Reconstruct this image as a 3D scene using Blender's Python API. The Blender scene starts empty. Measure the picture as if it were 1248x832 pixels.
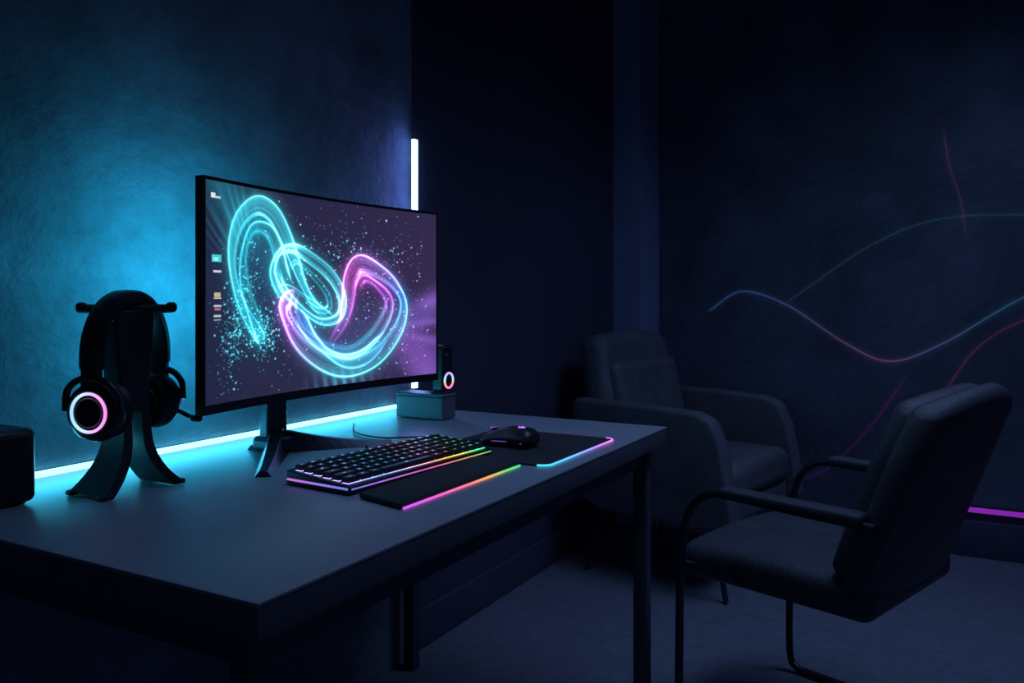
import bpy, bmesh, math, random
import numpy as np
from mathutils import Vector, Matrix
random.seed(4); np.random.seed(4)
sc = bpy.context.scene
sc.view_settings.view_transform = 'Standard'
sc.view_settings.look = 'None'
D = math.radians

# ------------------------------------------------------------------ materials
def pmat(name, col, rough=0.5, metal=0.0, spec=0.5, noise=0.0, nscale=8.0, bump=0.0, bscale=60.0, coat=0.0, bdist=0.01):
    m = bpy.data.materials.new(name); m.use_nodes = True
    nt = m.node_tree; b = nt.nodes['Principled BSDF']
    b.inputs['Base Color'].default_value = (*col, 1)
    b.inputs['Roughness'].default_value = rough
    b.inputs['Metallic'].default_value = metal
    b.inputs['Specular IOR Level'].default_value = spec
    b.inputs['Coat Weight'].default_value = coat
    tc = nt.nodes.new('ShaderNodeTexCoord')
    if noise > 0:
        n = nt.nodes.new('ShaderNodeTexNoise'); n.inputs['Scale'].default_value = nscale
        n.inputs['Detail'].default_value = 10; n.inputs['Roughness'].default_value = 0.68
        r = nt.nodes.new('ShaderNodeValToRGB')
        r.color_ramp.elements[0].position = 0.32; r.color_ramp.elements[1].position = 0.68
        r.color_ramp.elements[0].color = (*[c*(1-noise) for c in col], 1)
        r.color_ramp.elements[1].color = (*[min(1, c*(1+noise)) for c in col], 1)
        nt.links.new(tc.outputs['Object'], n.inputs['Vector'])
        nt.links.new(n.outputs['Fac'], r.inputs['Fac'])
        nt.links.new(r.outputs['Color'], b.inputs['Base Color'])
    if bump > 0:
        n2 = nt.nodes.new('ShaderNodeTexNoise'); n2.inputs['Scale'].default_value = bscale
        n2.inputs['Detail'].default_value = 8; n2.inputs['Roughness'].default_value = 0.65
        bp = nt.nodes.new('ShaderNodeBump'); bp.inputs['Strength'].default_value = bump
        bp.inputs['Distance'].default_value = bdist
        nt.links.new(tc.outputs['Object'], n2.inputs['Vector'])
        nt.links.new(n2.outputs['Fac'], bp.inputs['Height'])
        nt.links.new(bp.outputs['Normal'], b.inputs['Normal'])
    return m

def emat(name, col, strength):
    m = bpy.data.materials.new(name); m.use_nodes = True
    b = m.node_tree.nodes['Principled BSDF']
    b.inputs['Base Color'].default_value = (0.02, 0.02, 0.02, 1)
    b.inputs['Emission Color'].default_value = (*col, 1)
    b.inputs['Emission Strength'].default_value = strength
    return m

def ramp_emat(name, stops, axis=0, strength=1.0):
    m = bpy.data.materials.new(name); m.use_nodes = True
    nt = m.node_tree; b = nt.nodes['Principled BSDF']
    b.inputs['Base Color'].default_value = (0.02, 0.02, 0.02, 1)
    tc = nt.nodes.new('ShaderNodeTexCoord'); sp = nt.nodes.new('ShaderNodeSeparateXYZ')
    r = nt.nodes.new('ShaderNodeValToRGB')
    cr = r.color_ramp
    cr.elements[0].position = stops[0][0]; cr.elements[0].color = (*stops[0][1], 1)
    cr.elements[1].position = stops[-1][0]; cr.elements[1].color = (*stops[-1][1], 1)
    for p, c in stops[1:-1]:
        e = cr.elements.new(p); e.color = (*c, 1)
    nt.links.new(tc.outputs['Generated'], sp.inputs[0])
    nt.links.new(sp.outputs[axis], r.inputs['Fac'])
    nt.links.new(r.outputs['Color'], b.inputs['Emission Color'])
    b.inputs['Emission Strength'].default_value = strength
    return m

def attr_emat(name, strength=1.0, rough=0.3):
    m = bpy.data.materials.new(name); m.use_nodes = True
    nt = m.node_tree; b = nt.nodes['Principled BSDF']
    b.inputs['Base Color'].default_value = (0.005, 0.005, 0.008, 1)
    b.inputs['Roughness'].default_value = rough
    a = nt.nodes.new('ShaderNodeAttribute'); a.attribute_name = 'glow'
    nt.links.new(a.outputs['Color'], b.inputs['Emission Color'])
    b.inputs['Emission Strength'].default_value = strength
    return m

M_black = pmat('black_plastic', (0.012, 0.014, 0.018), 0.38, noise=0.1, nscale=40)
M_matte = pmat('matte_black', (0.010, 0.012, 0.016), 0.6, bump=0.05, bscale=300)
M_stand = pmat('stand_graphite', (0.022, 0.025, 0.032), 0.45, noise=0.1, nscale=30)
M_pad = pmat('cloth_black', (0.012, 0.014, 0.02), 0.85, bump=0.2, bscale=500)
M_metal = pmat('dark_steel', (0.05, 0.06, 0.08), 0.38, metal=0.8, noise=0.1)
M_cush = pmat('ear_cushion_leather', (0.010, 0.011, 0.014), 0.5, bump=0.15, bscale=200)
M_leather = pmat('charcoal_leather', (0.050, 0.056, 0.070), 0.48, noise=0.2, nscale=12, bump=0.35, bscale=90)
M_leather2 = pmat('slate_upholstery', (0.085, 0.095, 0.115), 0.6, noise=0.25, nscale=10, bump=0.35, bscale=120)
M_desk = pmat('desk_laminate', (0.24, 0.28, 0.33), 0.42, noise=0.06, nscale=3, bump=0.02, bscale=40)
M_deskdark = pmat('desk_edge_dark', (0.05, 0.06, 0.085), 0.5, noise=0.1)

# ------------------------------------------------------------------ helpers
def empty(name, loc=(0, 0, 0), rz=0.0):
    e = bpy.data.objects.new(name, None); sc.collection.objects.link(e)
    e.location = loc; e.rotation_euler = (0, 0, rz); e.empty_display_size = 0.05
    return e

def fin(name, bm, mat, parent=None, loc=(0, 0, 0), rot=(0, 0, 0), smooth=True):
    me = bpy.data.meshes.new(name)
    bmesh.ops.recalc_face_normals(bm, faces=bm.faces)
    bm.to_mesh(me); bm.free()
    if smooth:
        for p in me.polygons: p.use_smooth = True
    o = bpy.data.objects.new(name, me); sc.collection.objects.link(o)
    o.location = loc; o.rotation_euler = rot
    if mat: me.materials.append(mat)
    if parent: o.parent = parent
    if smooth:
        try:
            me.set_sharp_from_angle(angle=D(40))
        except Exception: pass
    return o

def box(name, c, s, mat, parent=None, bev=0.0, seg=3, rot=(0, 0, 0)):
    bm = bmesh.new(); bmesh.ops.create_cube(bm, size=1)
    bmesh.ops.scale(bm, vec=s, verts=bm.verts)
    if bev > 0:
        bmesh.ops.bevel(bm, geom=bm.edges[:], offset=bev, segments=seg, affect='EDGES', profile=0.5)
    return fin(name, bm, mat, parent, c, rot, bev > 0)

def mm(name, a, b, mat, parent=None, bev=0.0):
    c = [(a[i]+b[i])/2 for i in range(3)]; s = [abs(b[i]-a[i]) for i in range(3)]
    return box(name, c, s, mat, parent, bev)

def softbox(name, c, s, r, mat, parent=None, rot=(0, 0, 0), fn=None, k=5, mid=8):
    n = 2*k+mid
    bm = bmesh.new(); bmesh.ops.create_cube(bm, size=2)
    bmesh.ops.subdivide_edges(bm, edges=bm.edges[:], cuts=n-1, use_grid_fill=True)
    h = [x/2 for x in s]
    def tab(i, hh):
        i = int(round(i))
        if i <= k: return -hh + r*i/k
        if i >= n-k: return hh - r*(n-i)/k
        return -hh+r + (2*hh-2*r)*(i-k)/mid
    for v in bm.verts:
        q = Vector([tab((v.co[a]+1)/2*n, h[a]) for a in range(3)])
        inn = Vector([max(-(h[a]-r), min(h[a]-r, q[a])) for a in range(3)])
        d = q-inn
        if d.length > 1e-9: q = inn + d.normalized()*r
        if fn: q = Vector(fn(q.x, q.y, q.z))
        v.co = q
    return fin(name, bm, mat, parent, c, rot, True)

def prism(name, pts, y0, y1, mat, parent=None, bev=0.0, seg=3, loc=(0, 0, 0), rot=(0, 0, 0), plane='xz'):
    bm = bmesh.new()
    if plane == 'xz': vs = [bm.verts.new((p[0], y0, p[1])) for p in pts]; vec = (0, y1-y0, 0)
    else: vs = [bm.verts.new((p[0], p[1], y0)) for p in pts]; vec = (0, 0, y1-y0)
    f = bm.faces.new(vs)
    r = bmesh.ops.extrude_face_region(bm, geom=[f])
    bmesh.ops.translate(bm, vec=vec, verts=[g for g in r['geom'] if isinstance(g, bmesh.types.BMVert)])
    if bev > 0:
        es = [e for e in bm.edges if len(e.link_faces) == 2 and e.calc_face_angle(0) > D(35)]
        bmesh.ops.bevel(bm, geom=es, offset=bev, segments=seg, affect='EDGES', profile=0.5)
    return fin(name, bm, mat, parent, loc, rot, bev > 0)

def cr_spline(pts, n=12):
    P = [Vector(p) for p in pts]; P = [P[0]*2-P[1]]+P+[P[-1]*2-P[-2]]
    out = []
    for i in range(1, len(P)-2):
        for j in range(n):
            t = j/n
            out.append(0.5*((2*P[i])+(P[i+1]-P[i-1])*t+(2*P[i-1]-5*P[i]+4*P[i+1]-P[i+2])*t*t+(3*P[i]-P[i-1]-3*P[i+1]+P[i+2])*t**3))
    out.append(P[-2]); return out

def tube(name, pts, r, mat, parent=None, smooth=True, seg=10, n=10):
    P = cr_spline(pts, n) if smooth else [Vector(p) for p in pts]
    bm = bmesh.new(); rings = []
    up = None
    for i, p in enumerate(P):
        t = (P[min(i+1, len(P)-1)]-P[max(i-1, 0)]).normalized()
        if up is None:
            up = t.cross(Vector((0.13, 0.37, 0.9))).normalized()
        up = (up - t*up.dot(t)).normalized(); w = t.cross(up)
        rings.append([bm.verts.new(p+r*(math.cos(a)*up+math.sin(a)*w)) for a in [2*math.pi*k/seg for k in range(seg)]])
    for a, b in zip(rings[:-1], rings[1:]):
        for k in range(seg): bm.faces.new((a[k], a[(k+1) % seg], b[(k+1) % seg], b[k]))
    bm.faces.new(rings[0]); bm.faces.new(rings[-1])
    return fin(name, bm, mat, parent)

def lathe(name, prof, mat, parent=None, loc=(0, 0, 0), rot=(0, 0, 0), seg=48):
    bm = bmesh.new(); rings = []
    for r, z in prof:
        if r < 1e-6: rings.append([bm.verts.new((0, 0, z))])
        else: rings.append([bm.verts.new((r*math.cos(2*math.pi*k/seg), r*math.sin(2*math.pi*k/seg), z)) for k in range(seg)])
    for a, b in zip(rings[:-1], rings[1:]):
        for k in range(seg):
            q = [a[k % len(a)], a[(k+1) % seg % len(a)], b[(k+1) % seg % len(b)], b[k % len(b)]]
            u = []
            for v in q:
                if v not in u: u.append(v)
            if len(u) > 2: bm.faces.new(u)
    return fin(name, bm, mat, parent, loc, rot)

def torus(name, R, r, mat, parent=None, loc=(0, 0, 0), rot=(0, 0, 0), s1=64, s2=12):
    prof = [(R+r*math.cos(2*math.pi*k/s2), r*math.sin(2*math.pi*k/s2)) for k in range(s2+1)]
    return lathe(name, prof, mat, parent, loc, rot, s1)

def light(name, loc, target, size, power, col, sy=None, spread=None):
    l = bpy.data.lights.new(name, 'AREA'); l.energy = power; l.color = col
    l.shape = 'RECTANGLE'; l.size = size; l.size_y = sy or size
    if spread: l.spread = D(spread)
    o = bpy.data.objects.new(name, l); sc.collection.objects.link(o); o.location = loc
    o.rotation_euler = (Vector(target)-Vector(loc)).to_track_quat('-Z', 'Y').to_euler()
    return o

# ------------------------------------------------------------------ room
WY = 1.443
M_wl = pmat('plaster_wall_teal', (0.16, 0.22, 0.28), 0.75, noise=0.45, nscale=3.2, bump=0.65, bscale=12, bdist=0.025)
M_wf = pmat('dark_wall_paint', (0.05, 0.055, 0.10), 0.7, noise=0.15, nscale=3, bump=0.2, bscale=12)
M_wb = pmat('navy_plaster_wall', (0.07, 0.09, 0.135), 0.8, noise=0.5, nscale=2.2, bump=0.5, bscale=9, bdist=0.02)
M_fl = pmat('dark_carpet_floor', (0.12, 0.135, 0.18), 0.85, noise=0.2, nscale=30, bump=0.3, bscale=200)
M_ce = pmat('ceiling_paint', (0.06, 0.07, 0.10), 0.9)
mm('floor', (-1.8, -3.2, -0.1), (4.05, 1.7, 0), M_fl)
mm('ceiling', (-1.8, -3.2, 2.8), (4.05, 1.7, 2.9), M_ce)
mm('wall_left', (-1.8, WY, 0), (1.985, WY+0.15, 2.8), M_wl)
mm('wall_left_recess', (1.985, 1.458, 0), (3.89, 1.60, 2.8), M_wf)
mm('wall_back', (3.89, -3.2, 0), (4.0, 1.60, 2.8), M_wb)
mm('pillar', (3.62, 1.323, 0), (3.89, 1.458, 2.8), pmat('pillar_paint', (0.20, 0.25, 0.42), 0.6, noise=0.1))
mm('baseboard_back', (3.872, -3.2, 0), (3.89, 1.323, 0.15), M_wf, bev=0.003)
mm('baseboard_left', (1.985, 1.446, 0), (3.62, 1.458, 0.12), M_wf, bev=0.003)

def led(name, a, b, m, backing=None):
    e = empty(name, [(a[i]+b[i])/2 for i in range(3)])
    c = Vector(e.location)
    mm('diffuser', Vector(a)-c, Vector(b)-c, m, e, bev=0.002)
    if backing: mm('channel', Vector(backing[0])-c, Vector(backing[1])-c, M_metal, e)
    return e
M_led_t = emat('led_teal', (0.16, 0.66, 0.88), 4.6)
M_led_w = emat('led_ice_white', (0.32, 0.48, 1.0), 4.5)
M_led_p = emat('led_violet', (0.50, 0.04, 0.85), 0.42)
led('desk_led_strip', (0.63, 1.431, 0.7515), (1.90, 1.4405, 0.7625), M_led_t, ((0.63, 1.4405, 0.7515), (1.90, 1.4425, 0.7625)))
led('wall_led_bar', (1.989, 1.436, 0.80), (2.009, 1.452, 1.545), M_led_w, ((1.987, 1.452, 0.80), (2.011, 1.4575, 1.55)))
led('baseboard_led_strip', (3.868, -1.6, 0.185), (3.878, 0.35, 0.205), M_led_p, ((3.878, -1.6, 0.18), (3.8895, 0.35, 0.21)))

# ------------------------------------------------------------------ glowing line mural on back wall, soft light halo painted into ribbons
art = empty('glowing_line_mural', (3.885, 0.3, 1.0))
M_glow = bpy.data.materials.new('line_with_painted_halo'); M_glow.use_nodes = True
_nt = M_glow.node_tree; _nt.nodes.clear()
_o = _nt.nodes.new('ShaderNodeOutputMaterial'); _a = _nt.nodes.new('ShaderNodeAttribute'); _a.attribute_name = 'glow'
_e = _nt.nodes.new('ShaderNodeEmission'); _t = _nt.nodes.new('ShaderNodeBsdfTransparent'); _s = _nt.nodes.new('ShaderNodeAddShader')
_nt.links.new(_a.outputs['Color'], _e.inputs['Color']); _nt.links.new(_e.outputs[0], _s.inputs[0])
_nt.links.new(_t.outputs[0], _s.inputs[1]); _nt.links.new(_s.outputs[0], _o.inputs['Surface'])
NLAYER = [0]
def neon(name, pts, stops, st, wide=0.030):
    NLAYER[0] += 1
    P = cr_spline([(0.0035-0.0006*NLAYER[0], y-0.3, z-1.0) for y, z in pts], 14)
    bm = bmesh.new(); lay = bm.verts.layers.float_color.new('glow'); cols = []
    prof = [(-1, 0), (-.55, .035), (-.25, .10), (-.09, .30), (-.045, 1), (.045, 1), (.09, .30), (.25, .10), (.55, .035), (1, 0)]  # outer columns fade out as a halo of light painted around the core
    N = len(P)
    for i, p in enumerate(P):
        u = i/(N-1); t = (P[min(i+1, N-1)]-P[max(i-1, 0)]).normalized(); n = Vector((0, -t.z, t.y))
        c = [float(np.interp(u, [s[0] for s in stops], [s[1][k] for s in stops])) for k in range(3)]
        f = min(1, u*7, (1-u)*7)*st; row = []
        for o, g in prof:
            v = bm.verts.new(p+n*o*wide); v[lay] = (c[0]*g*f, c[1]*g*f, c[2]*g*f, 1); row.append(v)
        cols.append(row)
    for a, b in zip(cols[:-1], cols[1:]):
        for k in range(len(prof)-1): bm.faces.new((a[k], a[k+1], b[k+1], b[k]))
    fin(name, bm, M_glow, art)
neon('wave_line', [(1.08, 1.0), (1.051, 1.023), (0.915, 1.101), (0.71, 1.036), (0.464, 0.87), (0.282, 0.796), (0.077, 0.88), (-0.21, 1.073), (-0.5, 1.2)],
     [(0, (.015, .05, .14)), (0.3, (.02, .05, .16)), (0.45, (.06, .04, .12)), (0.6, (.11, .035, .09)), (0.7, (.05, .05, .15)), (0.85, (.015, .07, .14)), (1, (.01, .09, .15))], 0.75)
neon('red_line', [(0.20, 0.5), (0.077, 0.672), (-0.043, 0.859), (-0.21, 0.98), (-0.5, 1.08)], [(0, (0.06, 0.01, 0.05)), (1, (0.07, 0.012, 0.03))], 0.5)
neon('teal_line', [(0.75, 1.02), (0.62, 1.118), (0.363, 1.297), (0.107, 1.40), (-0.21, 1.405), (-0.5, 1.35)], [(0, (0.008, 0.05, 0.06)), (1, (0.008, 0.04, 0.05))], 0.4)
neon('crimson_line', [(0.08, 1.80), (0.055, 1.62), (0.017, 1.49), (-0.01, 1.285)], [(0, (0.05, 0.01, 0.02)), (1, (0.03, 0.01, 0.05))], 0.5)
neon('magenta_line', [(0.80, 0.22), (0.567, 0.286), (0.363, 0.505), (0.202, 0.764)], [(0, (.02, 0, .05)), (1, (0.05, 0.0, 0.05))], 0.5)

# ------------------------------------------------------------------ desk
desk = empty('desk', (1.29, 1.04, 0))
def dk(name, a, b, m, bev=0.0):
    return mm(name, (a[0]-1.29, a[1]-1.04, a[2]), (b[0]-1.29, b[1]-1.04, b[2]), m, desk, bev)
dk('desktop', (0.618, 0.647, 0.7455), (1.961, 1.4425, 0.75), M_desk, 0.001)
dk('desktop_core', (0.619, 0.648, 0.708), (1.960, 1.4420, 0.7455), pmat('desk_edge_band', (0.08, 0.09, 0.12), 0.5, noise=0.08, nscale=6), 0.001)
for i, (x, y) in enumerate([(0.64, 0.68), (1.905, 0.68), (0.64, 1.38), (1.905, 1.38)]):
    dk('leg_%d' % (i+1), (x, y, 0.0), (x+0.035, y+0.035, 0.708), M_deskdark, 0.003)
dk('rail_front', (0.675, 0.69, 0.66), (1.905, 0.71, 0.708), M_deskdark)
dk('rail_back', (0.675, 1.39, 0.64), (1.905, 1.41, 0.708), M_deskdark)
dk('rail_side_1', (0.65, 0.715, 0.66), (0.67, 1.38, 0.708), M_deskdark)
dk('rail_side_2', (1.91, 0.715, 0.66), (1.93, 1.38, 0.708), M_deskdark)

# ------------------------------------------------------------------ monitor
MC = (1.297, 1.12)
mon = empty('curved_monitor', (MC[0], MC[1], 0.75))
HW = 0.349; SAG = 0.034
def cur(x): return SAG*(1-(x/HW)**2)
def slab(name, x0, x1, z0, z1, ya, yb, mat, n=60, bev=0.0, taper=0.0):
    bm = bmesh.new(); cols = []
    for i in range(n+1):
        x = x0+(x1-x0)*i/n; c = cur(x)
        cols.append([bm.verts.new((x, c+ya, z0)), bm.verts.new((x, c+ya, z1)), bm.verts.new((x, c+yb, z1-taper)), bm.verts.new((x, c+yb, z0+taper))])
    for a, b in zip(cols[:-1], cols[1:]):
        for k in range(4): bm.faces.new((a[k], a[(k+1) % 4], b[(k+1) % 4], b[k]))
    bm.faces.new(cols[0]); bm.faces.new(cols[-1])
    return fin(name, bm, mat, mon, smooth=False)
ZB, ZT = 0.1215, 0.527
slab('bezel', -HW, HW, ZB, ZT, 0.0, 0.018, M_black)
slab('bezel_lip_bottom', -HW, HW, ZB, ZB+0.016, -0.0025, 0.0, M_black)
slab('bezel_lip_top', -HW, HW, ZT-0.006, ZT, -0.0025, 0.0, M_black)
slab('bezel_lip_side_1', -HW, -HW+0.005, ZB, ZT, -0.0025, 0.0, M_black, 2)
slab('bezel_lip_side_2', HW-0.005, HW, ZB, ZT, -0.0025, 0.0, M_black, 2)
slab('rear_shell', -HW*0.7, HW*0.7, ZB+0.06, ZT-0.06, 0.018, 0.04, M_matte, 30, taper=0.02)
SX, SY = -0.045, 0.135
softbox('stand_column', (SX, SY+0.01, 0.17), (0.056, 0.03, 0.33), 0.008, M_metal, mon)
softbox('tilt_arm', (SX+0.01, 0.100, 0.30), (0.06, 0.11, 0.06), 0.012, M_metal, mon)
softbox('stand_hub', (SX, SY, 0.018), (0.075, 0.075, 0.032), 0.012, M_metal, mon)
def foot(name, a, b, w0, w1, h0, h1):
    bm = bmesh.new(); A = Vector(a); B = Vector(b); d = (B-A).normalized(); s = Vector((-d.y, d.x, 0)); cols = []
    n = 10
    for i in range(n+1):
        t = i/n; p = A.lerp(B, t); w = w0+(w1-w0)*t; h = h1+(h0-h1)*(1-t)**1.8
        cols.append([bm.verts.new(p+s*w), bm.verts.new(p+s*w*0.45+Vector((0, 0, h))), bm.verts.new(p-s*w*0.45+Vector((0, 0, h))), bm.verts.new(p-s*w)])
    for a_, b_ in zip(cols[:-1], cols[1:]):
        for k in range(4): bm.faces.new((a_[k], a_[(k+1) % 4], b_[(k+1) % 4], b_[k]))
    bm.faces.new(cols[0]); bm.faces.new(cols[-1])
    return fin(name, bm, M_metal, mon, smooth=False)
foot('foot_1', (SX, SY, 0.0005), (-0.238, -0.025, 0.0005), 0.028, 0.015, 0.048, 0.010)
foot('foot_2', (SX, SY, 0.0005), (0.140, -0.020, 0.0005), 0.028, 0.015, 0.048, 0.010)
foot('foot_3', (SX, SY, 0.0005), (SX, 0.20, 0.0005), 0.03, 0.02, 0.03, 0.009)

# screen artwork computed into a colour attribute of a fine grid
NX, NY = 680, 400
AS = 1.75
img = np.zeros((NY, NX, 3))
yy, xx = np.mgrid[0:NY, 0:NX]; S = xx/(NX-1); V = yy/(NY-1)
def lerp3(a, b, t): return a[None, None, :]*(1-t[..., None])+b[None, None, :]*t[..., None]
img += lerp3(np.array([0.014, 0.018, 0.050]), np.array([0.036, 0.024, 0.074]), np.clip(S*0.9+0.1*(1-V), 0, 1))
def blob(cx, cy, sx, sy, col, ang=0):
    dx = (S-cx)*AS; dy = V-cy; c, s = math.cos(ang), math.sin(ang)
    u = dx*c+dy*s; v = -dx*s+dy*c
    return np.exp(-(u/sx)**2-(v/sy)**2)[..., None]*np.array(col)
img += blob(0.10, 0.92, 0.35, 0.10, (0.00, 0.10, 0.14), -0.8)
img += blob(0.20, 0.55, 0.22, 0.30, (0.00, 0.03, 0.06))
img += blob(0.96, 0.40, 0.22, 0.08, (0.10, 0.05, 0.26), 0.5)
img += blob(0.93, 0.13, 0.30, 0.12, (0.14, 0.05, 0.30), -0.6)
img += blob(0.62, 0.25, 0.30, 0.22, (0.02, 0.03, 0.09))
def blur(a, sg):
    r = int(sg*3)+1; k = np.exp(-np.arange(-r, r+1)**2/(2*sg*sg)); k /= k.sum()
    a = np.apply_along_axis(lambda m: np.convolve(m, k, 'same'), 0, a)
    return np.apply_along_axis(lambda m: np.convolve(m, k, 'same'), 1, a)
def dens(pts, n=1800):
    P = np.array(pts, float)*np.array([AS, 1.0]); P = np.vstack([2*P[0]-P[1], P, 2*P[-1]-P[-2]])
    m = len(P)-3; T = np.linspace(0, m-1e-6, n); i = T.astype(int); t = (T-i)[:, None]
    p0, p1, p2, p3 = P[i], P[i+1], P[i+2], P[i+3]
    C = 0.5*(2*p1+(p2-p0)*t+(2*p0-5*p1+4*p2-p3)*t*t+(3*p1-p0-3*p2+p3)*t**3)
    k = np.ones(61)/61
    Cp = np.vstack([np.repeat(C[:1], 30, 0), C, np.repeat(C[-1:], 30, 0)])
    C = np.stack([np.convolve(Cp[:, 0], k, 'valid'), np.convolve(Cp[:, 1], k, 'valid')], 1)
    d = np.gradient(C, axis=0); d /= np.linalg.norm(d, axis=1)[:, None]+1e-9
    return C, np.stack([-d[:, 1], d[:, 0]], 1), np.linspace(0, 1, n)
layer = np.zeros((NY, NX, 3))
def splat(lay, C, col):
    ix = np.round(C[:, 0]/AS*(NX-1)).astype(int); iy = np.round(C[:, 1]*(NY-1)).astype(int)
    ok = (ix >= 0) & (ix < NX) & (iy >= 0) & (iy < NY)
    np.add.at(lay, (iy[ok], ix[ok]), col[ok])
def ribbon(pts, width, stops, strands, inten, twist=1.0, phase=0.0, jit=.18):
    C, N, U = dens(pts)
    sp_ = np.array([s[0] for s in stops]); sc3 = np.array([s[1] for s in stops])
    col = np.stack([np.interp(U, sp_, sc3[:, c]) for c in range(3)], 1)
    e = np.interp(U, [0, .1, .5, .9, 1], [0.6, 0.95, 1, .95, .7])
    fade = np.interp(U, [0, .08, .9, 1], [0.0, 1, 1, 0.0])
    for k in range(strands):
        w = np.random.uniform(-1, 1); w = math.copysign(abs(w)**.7, w)
        ph = phase+np.random.uniform(-jit, jit)
        off = width*e*(w*(0.35+0.65*np.abs(np.cos(twist*U*math.pi+ph)))+0.2*np.sin(twist*U*math.pi*.7+ph+1))
        b = inten*(0.22+abs(w)**5*1.4)*np.random.uniform(.3, 1.2)
        splat(layer, C+N*off[:, None], col*(b*fade)[:, None])
T1 = (0.01, .42, .55); T2 = (0.06, .70, .85); P1 = (.45, .10, .80); P2 = (.70, .10, .70); B1 = (.05, .32, .95)
outer = [(.222, .27), (.20, .32), (.134, .469), (.102, .657), (.126, .825), (.195, .92), (.263, .893), (.316, .785), (.357, .664), (.3905, .557), (.442, .444), (.50, .38)]
ribbon(outer, 0.050, [(0, T1), (.3, T2), (.6, T2), (1, T1)], 52, .20, 1.6, .4)
ribbon([(.228, .24), (.195, .38), (.155, .53), (.15, .68), (.184, .80), (.242, .80), (.278, .72), (.30, .62), (.33, .54)], 0.045, [(0, T1), (.5, T1), (1, T2)], 34, .14, 1.2, 0)
eye = [(.315, .47), (.285, .53), (.263, .61), (.29, .70), (.34, .725), (.3905, .705), (.50, .61), (.560, .485), (.548, .37), (.460, .345), (.357, .44), (.295, .53), (.275, .62)]
ribbon(eye, 0.036, [(0, T1), (.4, T2), (.7, T2), (1, T1)], 50, .20, 1.8, .2)
ribbon([(.33, .62), (.36, .655), (.42, .60), (.49, .50), (.50, .42), (.45, .41), (.39, .47)], 0.022, [(0, T1), (.5, T1), (1, T2)], 14, .12, 1.2, .8)
Bp = [(.36, .50), (.315, .47), (.30, .42), (.318, .34), (.374, .231), (.477, .13), (.588, .09), (.715, .14), (.812, .29), (.838, .44), (.790, .56), (.70, .64), (.635, .66), (.60, .58), (.588, .467), (.565, .345), (.50, .22)]
ribbon(Bp, 0.058, [(0, P1), (.2, P1), (.33, T2), (.48, T2), (.58, B1), (.66, (.4, .25, .95)), (.8, P2), (1, P1)], 76, .20, 2.4, .3)
ribbon([(.36, .52), (.34, .42), (.39, .30), (.50, .20), (.60, .17), (.69, .24), (.755, .36), (.77, .46), (.72, .54), (.66, .58), (.63, .52)], 0.045, [(0, P1), (.3, B1), (.5, T2), (.7, P1), (1, P2)], 42, .14, 1.6, .5)
ribbon([(.36, .40), (.43, .25), (.55, .13), (.66, .14), (.76, .26)], 0.050, [(0, B1), (.5, T2), (1, B1)], 34, .14, 1.2, .2)
ribbon([(.28, .52), (.34, .52), (.44, .44), (.52, .36)], 0.02, [(0, T1), (1, T1)], 8, .10, 1.0)
layer = np.stack([blur(layer[..., c], .7) for c in range(3)], 2)*1.25 + np.stack([blur(layer[..., c], 3.0) for c in range(3)], 2)*0.7 + np.stack([blur(layer[..., c], 13) for c in range(3)], 2)*0.6
lum = layer.sum(2, keepdims=True)
layer = layer + np.clip(lum-1.6, 0, 2)*0.22
img += layer
dots = np.zeros((NY, NX, 3))
def sprinkle(n, cx, cy, sx, sy, col, b0, b1, ang=0):
    for _ in range(n):
        u, v = np.random.normal()*sx, np.random.normal()*sy
        x = cx+(u*math.cos(ang)-v*math.sin(ang))/AS; y = cy+u*math.sin(ang)+v*math.cos(ang)
        i, j = int(x*(NX-1)), int(y*(NY-1)); b = b0+(b1-b0)*np.random.uniform()**3
        if 3 < i < NX-4 and 3 < j < NY-4:
            dots[j, i:i+2] += np.array(col)*b
            if b > b1*.75: dots[j-1:j+2, i-1:i+3] += np.array(col)*b*.35
sprinkle(700, .13, .42, .05, .16, (.1, .8, 1), .4, 2.0, -.3)
sprinkle(350, .22, .31, .05, .06, (.1, .8, 1), .6, 2.6)
sprinkle(600, .5, .45, .5, .30, (.2, .7, 1), .2, 2.0)
sprinkle(300, .65, .55, .3, .24, (.8, .3, 1), .3, 2.2)
sprinkle(260, .82, .30, .12, .16, (.4, .5, 1), .3, 2.2)
sprinkle(220, .4, .42, .16, .08, (.1, .9, 1), .3, 2.2)
sprinkle(120, .62, .74, .2, .08, (.1, .9, .9), .6, 2.4)
dots = np.stack([blur(dots[..., c], .7) for c in range(3)], 2)
img += dots
th = np.arctan2(V-.30, (S-.62)*AS); rr = np.hypot(V-.30, (S-.62)*AS)
ray = (0.5+0.5*np.sin(th*23+np.sin(th*7)*2))**2*np.clip((rr-.30)*3, 0, 1)*np.exp(-rr*1.3)
img += (ray*(np.clip((S-.75)*5, 0, 1)*np.clip((.62-V)*6, 0, 1)))[..., None]*np.array((.22, .10, .5))
th2 = np.arctan2(V-.45, (S-.22)*AS); r2 = np.hypot(V-.45, (S-.22)*AS)
ray2 = (0.5+0.5*np.sin(th2*57+np.sin(th2*13)*2))**2*np.exp(-((r2-.42)/.14)**2)*np.exp(-((th2-2.0)/.35)**2)
img += ray2[..., None]*np.array((.01, .15, .19))
ray3 = (0.5+0.5*np.sin((S-.56)*150+V*20))**2*np.exp(-((S-.56)/.10)**2)*np.clip((.11-V)*10, 0, 1)
img += ray3[..., None]*np.array((.05, .25, .42))
def icon(cx, cy, w, h, col):
    m = (abs(S-cx) < w/2) & (abs(V-cy) < h/2); img[m] = col
icon(.030, .935, .016, .022, (.75, .80, .85)); icon(.046, .928, .020, .010, (.55, .6, .7))
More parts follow.
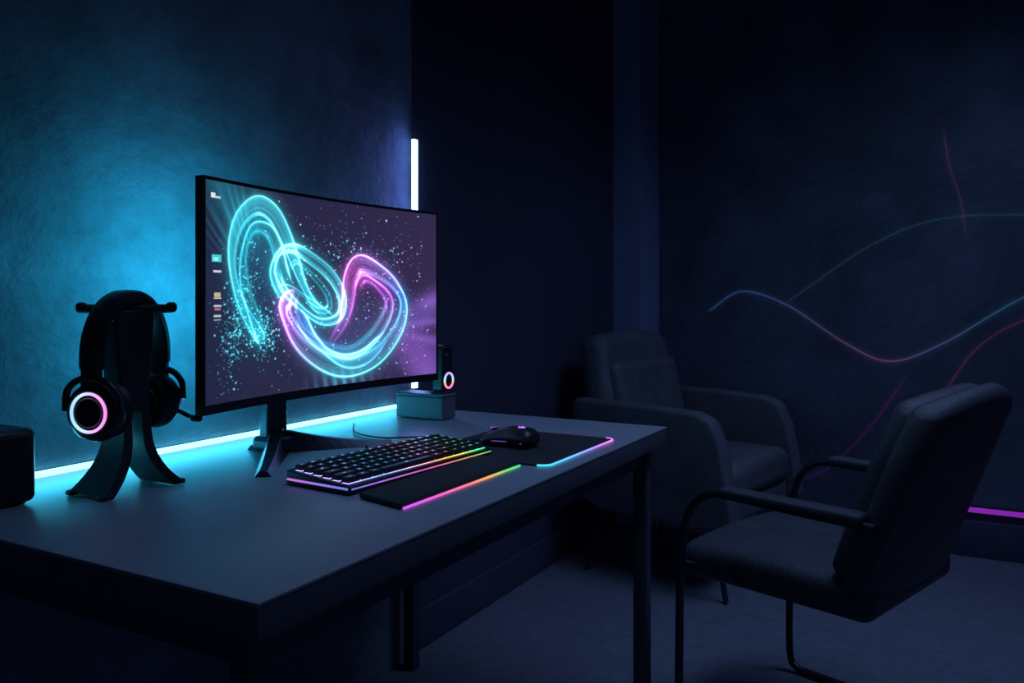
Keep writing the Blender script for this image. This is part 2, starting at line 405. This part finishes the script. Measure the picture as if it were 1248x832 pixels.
icon(.042, .655, .034, .032, (.05, .65, .70)); icon(.040, .650, .016, .014, (.4, .9, .9))
icon(.045, .595, .030, .009, (.6, .62, .7)); icon(.045, .49, .024, .018, (.55, .45, .25)); icon(.045, .475, .028, .006, (.6, .62, .7))
icon(.045, .44, .028, .008, (.5, .5, .6)); icon(.045, .425, .022, .008, (.5, .15, .2)); icon(.045, .395, .026, .009, (.5, .52, .6)); icon(.045, .378, .026, .005, (.35, .36, .45))
img = np.clip(img, 0, 1.3)
sx0, sx1, sz0, sz1 = -HW+0.005, HW-0.005, ZB+0.016, ZT-0.006
X = (sx0+(sx1-sx0)*S); Z = sz0+(sz1-sz0)*V; Y = SAG*(1-(X/HW)**2)-0.001
co = np.stack([X, Y, Z], 2).reshape(-1, 3)
idx = (yy*NX+xx)[:-1, :-1].ravel()
faces = np.stack([idx, idx+1, idx+NX+1, idx+NX], 1)
me = bpy.data.meshes.new('screen')
me.vertices.add(len(co)); me.vertices.foreach_set('co', co.ravel())
me.loops.add(faces.size); me.loops.foreach_set('vertex_index', faces.ravel().astype(np.int32))
me.polygons.add(len(faces)); me.polygons.foreach_set('loop_start', np.arange(0, faces.size, 4, dtype=np.int32))
me.update(calc_edges=True); me.validate()
ca = me.color_attributes.new('glow', 'FLOAT_COLOR', 'POINT')
ca.data.foreach_set('color', np.concatenate([img.reshape(-1, 3), np.ones((NX*NY, 1))], 1).ravel().astype(np.float32))
scr = bpy.data.objects.new('screen', me); sc.collection.objects.link(scr); scr.parent = mon
M_scr = attr_emat('screen_display', 1.0, 0.35); me.materials.append(M_scr)
try: M_scr.cycles.emission_sampling = 'NONE'
except Exception: pass

# ------------------------------------------------------------------ headphones + stand
hs = empty('headphone_stand', (0.885, 1.228, 0.75), D(0))
def leg_sheet(name, sgn):
    prof = []
    for t in [i/20 for i in range(21)]:
        x = sgn*(0.018+0.048*max(0, (t-0.35)/0.65)**2.4); z = 0.15*(1-t)+0.004
        prof.append((x, z, 0.024+0.022*t**2.2))
    bm = bmesh.new(); cols = []
    for x, z, w in prof:
        th = 0.0085
        cols.append([bm.verts.new((x-sgn*th, -w, z-0.0035)), bm.verts.new((x+sgn*th, -w, z+0.001)), bm.verts.new((x+sgn*th, w, z+0.001)), bm.verts.new((x-sgn*th, w, z-0.0035))])
    for a, b in zip(cols[:-1], cols[1:]):
        for k in range(4): bm.faces.new((a[k], a[(k+1) % 4], b[(k+1) % 4], b[k]))
    bm.faces.new(cols[0]); bm.faces.new(cols[-1])
    return fin(name, bm, M_stand, hs)
leg_sheet('leg_1', -1); leg_sheet('leg_2', 1)
for i, (x, y) in enumerate([(-.068, -.04), (-.068, .04), (.068, -.04), (.068, .04)]):
    softbox('foot_pad_%d' % (i+1), (x, y, 0.0045), (0.022, 0.016, 0.008), 0.003, M_matte, hs, k=3, mid=2)
prism('column', [(-0.026, 0.13), (0.026, 0.13), (0.028, 0.17), (0.031, 0.21), (0.034, 0.25), (0.036, 0.285), (0.034, 0.300), (-0.034, 0.300), (-0.036, 0.285), (-0.034, 0.25), (-0.031, 0.21), (-0.028, 0.17)], -0.023, 0.023, M_stand, hs, bev=0.005)
ba = D(-34); bd = Vector((math.cos(ba), math.sin(ba), 0))
tube('cradle_bar', [bd*-0.066+Vector((0, 0, .302)), bd*0.066+Vector((0, 0, .302))], 0.0075, M_stand, hs, smooth=False, seg=16)
for s in (-1, 1):
    softbox('bar_cap_%d' % ((s+3)//2), bd*0.068*s+Vector((0, 0, .304)), (0.018, 0.020, 0.018), 0.007, M_stand, hs, rot=(0, 0, ba), k=3, mid=2)

hp = empty('headphones', (0.885, 1.228, 0.75), D(18))
def band(name, R, zc, w, t, a0, a1, mat, zs=1.0):
    bm = bmesh.new(); rings = []; n = 44; m = 12
    for i in range(n+1):
        a = a0+(a1-a0)*i/n; c = Vector((R*math.cos(a), 0, zc+R*zs*math.sin(a))); o = Vector((math.cos(a), 0, math.sin(a)))
        tt = t*(0.75+0.35*math.sin(max(0, min(math.pi, a))))
        rings.append([bm.verts.new(c+o*(tt*abs(math.sin(q))**.7*math.copysign(1, math.sin(q)))+Vector((0, w*abs(math.cos(q))**.6*math.copysign(1, math.cos(q)), 0))) for q in [2*math.pi*j/m+.001 for j in range(m)]])
    for p, q in zip(rings[:-1], rings[1:]):
        for k in range(m): bm.faces.new((p[k], p[(k+1) % m], q[(k+1) % m], q[k]))
    bm.faces.new(rings[0]); bm.faces.new(rings[-1])
    return fin(name, bm, mat, hp)
band('headband', 0.086, 0.222, 0.022, 0.008, D(-8), D(188), M_black, 1.20)
band('headband_cushion', 0.081, 0.222, 0.019, 0.0065, D(42), D(138), M_cush, 1.165)
M_ring = ramp_emat('ring_glow', [(0, (.85, .25, .75)), (.4, (.70, .45, 1)), (.65, (.55, .75, 1)), (1, (.25, .60, .95))], 1, 1.3)
for s in (-1, 1):
    nm = '_1' if s < 0 else '_2'
    rot = (0, s*D(90), 0)
    cx = s*0.058; cz = 0.140
    softbox('slider'+nm, (s*0.0865, 0, 0.198), (0.012, 0.034, 0.075), 0.004, M_metal, hp)
    tube('yoke'+nm, [(s*0.084, -0.049, 0.142), (s*0.088, -0.042, 0.174), (s*0.089, -0.018, 0.192), (s*0.089, 0.018, 0.192), (s*0.088, 0.042, 0.174), (s*0.084, 0.049, 0.142)], 0.0055, M_black, hp)
    lathe('cup_shell'+nm, [(0, 0), (.036, 0), (.043, .003), (.047, .010), (.048, .018), (.045, .028), (.040, .034), (.035, .036), (.0345, .0345), (.024, .0345), (.022, .037), (0, .038)], M_black, hp, (cx, 0, cz), rot)
    torus('light_ring'+nm, 0.0300, 0.0024, M_ring, hp, (cx+s*0.036, 0, cz), rot)
    torus('cup_groove'+nm, 0.0465, 0.002, M_metal, hp, (cx+s*0.015, 0, cz), rot)
    torus('ear_cushion'+nm, 0.033, 0.013, M_cush, hp, (cx-s*0.009, 0, cz), rot)
tube('microphone_boom', [(0.078, -0.035, 0.125), (0.088, -0.055, 0.112), (0.086, -0.070, 0.108)], 0.004, M_black, hp)
softbox('microphone_tip', (0.086, -0.073, 0.108), (0.012, 0.022, 0.012), 0.005, M_black, hp, k=3, mid=2)

# ------------------------------------------------------------------ cube speaker (left)
sp = empty('cube_speaker', (0.691, 1.33, 0.75))
softbox('cabinet', (0, 0, 0.060), (0.136, 0.12, 0.115), 0.012, M_black, sp)
softbox('grille', (0, -0.0605, 0.062), (0.108, 0.004, 0.09), 0.0019, M_pad, sp)
softbox('base_pad', (0, 0, 0.0018), (0.11, 0.10, 0.003), 0.0014, M_pad, sp, k=2, mid=2)

# ------------------------------------------------------------------ box + ring speaker (right)
bx = empty('storage_box', (1.80, 1.262, 0.75))
softbox('body', (0, 0, 0.031), (0.062, 0.15, 0.058), 0.003, pmat('box_slate', (0.10, 0.13, 0.16), .5, noise=.1), bx)
softbox('lid', (0, 0, 0.064), (0.066, 0.154, 0.008), 0.003, pmat('box_lid', (0.10, 0.13, 0.16), .45), bx, k=3)
rs = empty('ring_light_speaker', (1.805, 1.212, 0.8185))
softbox('tower', (0, 0, 0.065), (0.045, 0.04, 0.125), 0.010, M_black, rs)
softbox('foot', (0, 0, 0.003), (0.05, 0.045, 0.005), 0.002, M_matte, rs, k=3, mid=2)
M_ring2 = ramp_emat('rgb_ring', [(0, (.9, .15, .6)), (.35, (1, .3, .15)), (.6, (.2, .7, .9)), (1, (.6, .2, 1))], 1, 1.5)
torus('light_ring', 0.0195, 0.0028, M_ring2, rs, (0, -0.021, 0.034), (D(90), 0, 0))
lathe('driver', [(0, 0.002), (.008, .003), (.015, .001), (.017, 0)], M_matte, rs, (0, -0.020, 0.034), (D(90), 0, 0))
lathe('upper_driver', [(0, 0.001), (.008, .0015), (.014, .002), (.0155, 0)], M_metal, rs, (0, -0.0195, 0.092), (D(90), 0, 0))

# ------------------------------------------------------------------ mouse pad
mp = empty('mouse_pad', (1.5475, 0.8375, 0.75))
def rrect(hx, hy, r, n=6):
    out = []
    for cx, cy, a in [(hx-r, hy-r, 0), (-hx+r, hy-r, 90), (-hx+r, -hy+r, 180), (hx-r, -hy+r, 270)]:
        for i in range(n+1):
            q = D(a+90*i/n); out.append((cx+r*math.cos(q), cy+r*math.sin(q)))
    return out
prism('cloth', rrect(0.169, 0.149, 0.02), 0.0005, 0.0035, M_pad, mp, plane='xy')
ed = [(x, y, 0.003) for x, y in rrect(0.171, 0.151, 0.022)]
M_padedge = ramp_emat('pad_edge_rgb', [(0, (.05, .60, .75)), (.25, (.10, .50, 1)), (.5, (.22, .32, 1)), (.75, (.55, .18, 1)), (1, (.9, .22, .75))], 0, 1.4)
front = [p for p in ed if p[1] < -0.125]
front.sort(key=lambda p: p[0])
tube('edge_light', front, 0.0021, M_padedge, mp, smooth=False, seg=8)
M_padedge2 = ramp_emat('pad_edge_dim', [(0, (.0, .02, .04)), (1, (.10, .01, .10))], 0, 0.4)
tube('edge_piping', [ed[-1]]+[ed[0]]+[p for p in ed if p[1] > -0.125], 0.0018, M_padedge2, mp, smooth=False, seg=6)

# ------------------------------------------------------------------ keyboard
KA = D(-4)
kb = empty('mechanical_keyboard', (1.232, 0.928, 0.75), KA)
KL, KD = 0.405, 0.15
def wedge(name, x0, x1, y0, y1, zb, zf, zr, mat, bev):
    o = prism(name, [(y0, zb), (y1, zb), (y1, zr), (y0, zf)], x0, x1, mat, kb, bev=bev)
    for v in o.data.vertices:
        x, y, z = v.co; v.co = (y, x, z)
    o.data.flip_normals()
    return o
wedge('case', -KL/2, KL/2, -KD/2, KD/2, 0.0015, 0.015, 0.026, M_black, 0.003)
def ktop(y): return 0.0150+(y+KD/2)/KD*0.011
def hue(x):
    u = (x+KL/2)/KL
    st = [(0, (.45, .30, 1)), (.25, (.12, .35, 1)), (.42, (.10, .55, .9)), (.55, (.9, .25, .35)), (.66, (1, .38, .06)), (.78, (.7, .75, .05)), (.9, (.05, .85, .25)), (1, (.05, .8, .5))]
    return [float(np.interp(u, [s[0] for s in st], [s[1][c] for s in st])) for c in range(3)]
bmk = bmesh.new(); bml = bmesh.new(); lay = bml.verts.layers.float_color.new('glow')
rows = 6; ky0 = -KD/2+0.010; pitch_y = (KD-0.018)/rows
rowspec = [[1.3, 1.2, 1.2, 6.0, 1.2, 1.2, 1.3, 1, 1, 1], [2.2]+[1]*10+[2.2, 1, 1, 1], [1.8]+[1]*11+[1.9, 1, 1, 1][:4], [1.5]+[1]*12+[1.5, 1, 1][:3], [1]*13+[1.8, 1, 1], [1]*16]
for r in range(rows):
    units = rowspec[r]; tot = sum(units); x = -KL/2+0.008; span = KL-0.016
    for u in units:
        w = u/tot*span; cx = x+w/2; x += w
        cy = ky0+(r+0.5)*pitch_y; z0 = ktop(cy)+0.001; hh = 0.0085
        wx, wy = w/2-0.0019, pitch_y/2-0.0020; tx, ty = wx-0.0024, wy-0.0026
        vb = [bmk.verts.new((cx+a*wx, cy+b*wy, z0)) for a, b in ((-1, -1), (1, -1), (1, 1), (-1, 1))]
        vt = [bmk.verts.new((cx+a*tx, cy+b*ty+0.0008, z0+hh)) for a, b in ((-1, -1), (1, -1), (1, 1), (-1, 1))]
        for k in range(4): bmk.faces.new((vb[k], vb[(k+1) % 4], vt[(k+1) % 4], vt[k]))
        bmk.faces.new(vt); bmk.faces.new(vb[::-1])
        h = hue(cx); br = random.uniform(.5, 1.5)
        lw = random.uniform(.0016, .0032); lh = 0.0020
        q = [bml.verts.new((cx+a*lw, cy+0.0012+b*lh, z0+hh+0.0003)) for a, b in ((-1, -1), (1, -1), (1, 1), (-1, 1))]
        for v in q: v[lay] = (h[0]*br, h[1]*br, h[2]*br, 1)
        bml.faces.new(q)
        q = [bml.verts.new((cx+a*w/2, cy+b*pitch_y/2, z0-0.0006)) for a, b in ((-1, -1), (1, -1), (1, 1), (-1, 1))]
        g = 2.6
        for v, sx in zip(q, (-1, 1, 1, -1)):
            hq = hue(cx+sx*w/2); v[lay] = (hq[0]*g, hq[1]*g, hq[2]*g, 1)
        bml.faces.new(q)
fin('keycaps', bmk, pmat('keycap_pbt', (0.022, 0.024, 0.03), 0.42), kb, smooth=False)
fin('key_lighting', bml, attr_emat('key_rgb', 1.0), kb, smooth=False)
M_kfront = ramp_emat('keyboard_front_rgb', [(0, (.2, .25, 1)), (.2, (.5, .2, 1)), (.5, (.9, .15, .6)), (.75, (1, .35, .2)), (.9, (.6, .7, .1)), (1, (.1, .8, .4))], 0, 0.8)
mm('light_bar_front', (-KL/2+0.004, -KD/2-0.0012, 0.009), (KL/2-0.004, -KD/2, 0.0112), M_kfront, kb)
mm('light_bar_side', (-KL/2-0.0012, -KD/2+0.004, 0.009), (-KL/2, KD/2-0.004, 0.0125), ramp_emat('keyboard_side_rgb', [(0, (.15, .25, 1)), (1, (.7, .2, .95))], 1, 0.8), kb)

wr = empty('wrist_rest', (1.185, 0.7945, 0.75), D(-0.5))
wpts = [(-0.19, -0.054), (0.178, -0.054), (0.20, 0.048), (-0.165, 0.050)]
prism('cushion', wpts, 0.001, 0.010, M_pad, wr, bev=0.004, plane='xy')
M_wr = ramp_emat('wrist_rest_rgb', [(0, (.65, .10, .95)), (.25, (.85, .12, .6)), (.5, (.95, .2, .3)), (.68, (.9, .42, .10)), (.85, (.2, .7, .15)), (1, (.05, .75, .35))], 0, 1.1)
mm('edge_light', (-0.187, -0.0575, 0.001), (0.176, -0.0545, 0.0042), M_wr, wr)

# ------------------------------------------------------------------ mouse
ms = empty('gaming_mouse', (1.530, 0.853, 0.7536), 0)
def mfn(x, y, z):
    t = y/0.0625
    w = 1.0-0.16*math.exp(-((t-0.15)/0.35)**2)-0.10*max(0, t)**2
    top = 0.92+0.22*math.cos((t+0.25)*1.5)-0.25*max(0, t)-0.05
    zz = (z+0.019)*(top if z > -0.015 else 1)
    x2 = x*w*(1-0.25*max(0, z/0.019))
    return (x2, y, zz)
softbox('shell', (0, 0, 0), (0.066, 0.125, 0.038), 0.0175, M_black, ms, fn=mfn, k=7, mid=10)
M_purple = emat('mouse_violet_glow', (0.45, 0.15, 1.0), 1.6)
box('scroll_wheel_light', (0, 0.040, 0.0355), (0.006, 0.016, 0.004), emat('wheel_glow', (.25, .1, .7), .7), ms, 0.0015)
lathe('scroll_wheel', [(0, -.0035), (.009, -.0035), (.0105, -.002), (.0105, .002), (.009, .0035), (0, .0035)], M_matte, ms, (0, 0.036, 0.027), (0, D(90), 0))
for i, (a, l) in enumerate([(-25, .012), (0, .015), (25, .012)]):
    box('emblem_%d' % (i+1), (-0.006+0.006*i, -0.030+0.002*(i == 1), 0.0405), (0.0028, l, 0.0022), M_purple, ms, rot=(D(6), 0, D(-a)))
tube('side_glow', [(-0.0315, -0.045, 0.012), (-0.0285, -0.01, 0.013), (-0.029, 0.03, 0.012)], 0.0009, emat('mouse_side_glow', (.35, .1, .9), .5), ms)

cb = empty('mouse_cable', (1.53, 0.93, 0.75))
tube('cord', [(0, -0.016, 0.012), (0, 0.03, 0.006), (0.02, 0.09, 0.0025), (-0.0, 0.16, 0.0025), (-0.05, 0.23, 0.0025), (-0.02, 0.33, 0.0025), (0.08, 0.42, 0.0025)], 0.0018, M_matte, cb)
cb2 = empty('keyboard_cable', (1.30, 1.01, 0.75))
tube('cord', [(0, -0.008, 0.012), (0.01, 0.03, 0.003), (0.05, 0.08, 0.0025), (0.11, 0.16, 0.0025), (0.10, 0.28, 0.0025), (0.12, 0.40, 0.0025)], 0.0018, M_matte, cb2)

# ------------------------------------------------------------------ lounge armchair (far)
ac = empty('lounge_armchair', (3.20, 0.965, 0), D(-100))
def arm(name, y0, y1):
    prism(name, [(-0.30, 0.30), (-0.33, 0.655), (-0.31, 0.68), (0.0, 0.675), (0.20, 0.665), (0.26, 0.64), (0.295, 0.56), (0.325, 0.42), (0.345, 0.27), (0.20, 0.25), (-0.2, 0.26)], y0, y1, M_leather2, ac, bev=0.018, seg=4)
arm('armrest_1', -0.355, -0.275); arm('armrest_2', 0.275, 0.355)
softbox('seat_frame', (0.0, 0, 0.30), (0.60, 0.55, 0.10), 0.03, M_leather2, ac)
softbox('seat_cushion', (0.04, 0, 0.405), (0.56, 0.54, 0.13), 0.05, M_leather2, ac, fn=lambda x, y, z: (x, y, z+(0.02*(1-(y/0.27)**2) if z > 0 else 0)))
softbox('backrest', (-0.27, 0, 0.665), (0.13, 0.60, 0.54), 0.055, M_leather2, ac, rot=(0, D(-13), 0), fn=lambda x, y, z: (x+0.25*y*y, y*(1-0.10*max(0, z/0.27)), z-0.25*y*y*(z > 0)))
softbox('back_cushion', (-0.195, 0, 0.62), (0.09, 0.50, 0.40), 0.043, M_leather2, ac, rot=(0, D(-13), 0), fn=lambda x, y, z: (x+0.25*y*y, y, z))
for i, (x, y) in enumerate([(.27, -.28), (.27, .28), (-.27, -.28), (-.27, .28)]):
    tube('leg_%d' % (i+1), [(x*0.85, y*0.9, 0.27), (x*1.08, y*1.06, 0.005)], 0.010, M_metal, ac, smooth=False)

# ------------------------------------------------------------------ desk armchair (near, right)
oc = empty('cantilever_armchair', (2.118, 0.322, 0), D(72))
softbox('seat', (0.0, 0, 0.43), (0.48, 0.47, 0.085), 0.035, M_leather, oc, fn=lambda x, y, z: (x, y, z+(0.012*(1-(y/.235)**2) if z > 0 else 0)-0.25*max(0, x-.15)**2*4))
bl = D(-20)
def bfn(x, y, z):
    f = max(0, z)/0.23
    g = max(0.0, -y)/0.25
    return (x+0.55*y*y-0.07*z*z, y*(1-0.10*f**2.5), z-0.75*f**1.5*y*y-0.05*f*g*g)
softbox('backrest_pad', (-0.270, -0.012, 0.672), (0.070, 0.49, 0.45), 0.032, M_leather, oc, rot=(0, bl, 0), fn=bfn, mid=14)
softbox('backrest_shell', (-0.308, -0.012, 0.665), (0.056, 0.53, 0.475), 0.026, M_leather, oc, rot=(0, bl, 0), fn=bfn, k=5, mid=14)
for s in (-1, 1):
    nm = '_1' if s < 0 else '_2'; y = s*0.268
    tube('frame'+nm, [(-0.262, y, 0.608), (-0.10, y, 0.610), (0.08, y, 0.614), (0.14, y, 0.602), (0.185, y, 0.55), (0.205, y, 0.45), (0.21, y, 0.25), (0.21, y, 0.06), (0.19, y, 0.018), (0.14, y, 0.0125), (-0.1, y, 0.0125), (-0.26, y, 0.0125)], 0.010, M_metal, oc, n=8)
    softbox('arm_pad'+nm, (-0.075, y, 0.624), (0.33, 0.044, 0.020), 0.009, M_leather, oc)
    tube('seat_bracket'+nm, [(0.20, y, 0.43), (0.20, s*0.21, 0.415)], 0.009, M_metal, oc, smooth=False)
    tube('back_bracket'+nm, [(-0.262, y, 0.608), (-0.262, s*0.20, 0.608)], 0.010, M_metal, oc, smooth=False)
tube('floor_bar', [(-0.26, -0.268, 0.0125), (-0.26, 0.268, 0.0125)], 0.010, M_metal, oc, smooth=False)
tube('under_seat_bar', [(0.20, -0.268, 0.43), (0.15, -0.1, 0.385), (0.15, 0.1, 0.385), (0.20, 0.268, 0.43)], 0.010, M_metal, oc)

# ------------------------------------------------------------------ lights
light('monitor_bias_light', (1.14, 1.205, 1.09), (1.14, 1.44, 1.07), 0.28, 2.1, (0.02, 0.55, 0.85), 0.24, spread=150)
light('strip_glow', (1.26, 1.425, 0.772), (1.26, 1.10, 0.84), 1.25, 1.0, (0.04, 0.62, 1.0), 0.010)
light('bar_glow', (1.975, 1.40, 1.2), (1.6, 1.44, 1.2), 0.02, 0.55, (0.20, 0.30, 1.0), 0.7)
light('overhead_fill', (1.5, 0.2, 2.75), (1.5, 0.4, 0), 1.1, 3.6, (0.32, 0.50, 1.0), spread=85)  # added fill light over the desk, no real ceiling fixture
light('overhead_fill_rear', (2.7, -0.3, 2.75), (3.1, 0.3, 0.4), 1.0, 8.0, (0.32, 0.50, 1.0), spread=100)  # second added fill, brightens the chairs and rear of the room

w = bpy.data.worlds.new('night_world'); sc.world = w; w.use_nodes = True
w.node_tree.nodes['Background'].inputs[0].default_value = (0.28, 0.42, 1.0, 1)
w.node_tree.nodes['Background'].inputs[1].default_value = 0.05

# ------------------------------------------------------------------ camera
cd = bpy.data.cameras.new('camera'); cam = bpy.data.objects.new('camera', cd); sc.collection.objects.link(cam)
cam.location = (0, 0, 1.07); cam.rotation_euler = (D(90), 0, D(29-90))
cd.lens = 28.7; cd.sensor_width = 36; cd.shift_y = -0.0425; cd.clip_start = 0.02
sc.camera = cam
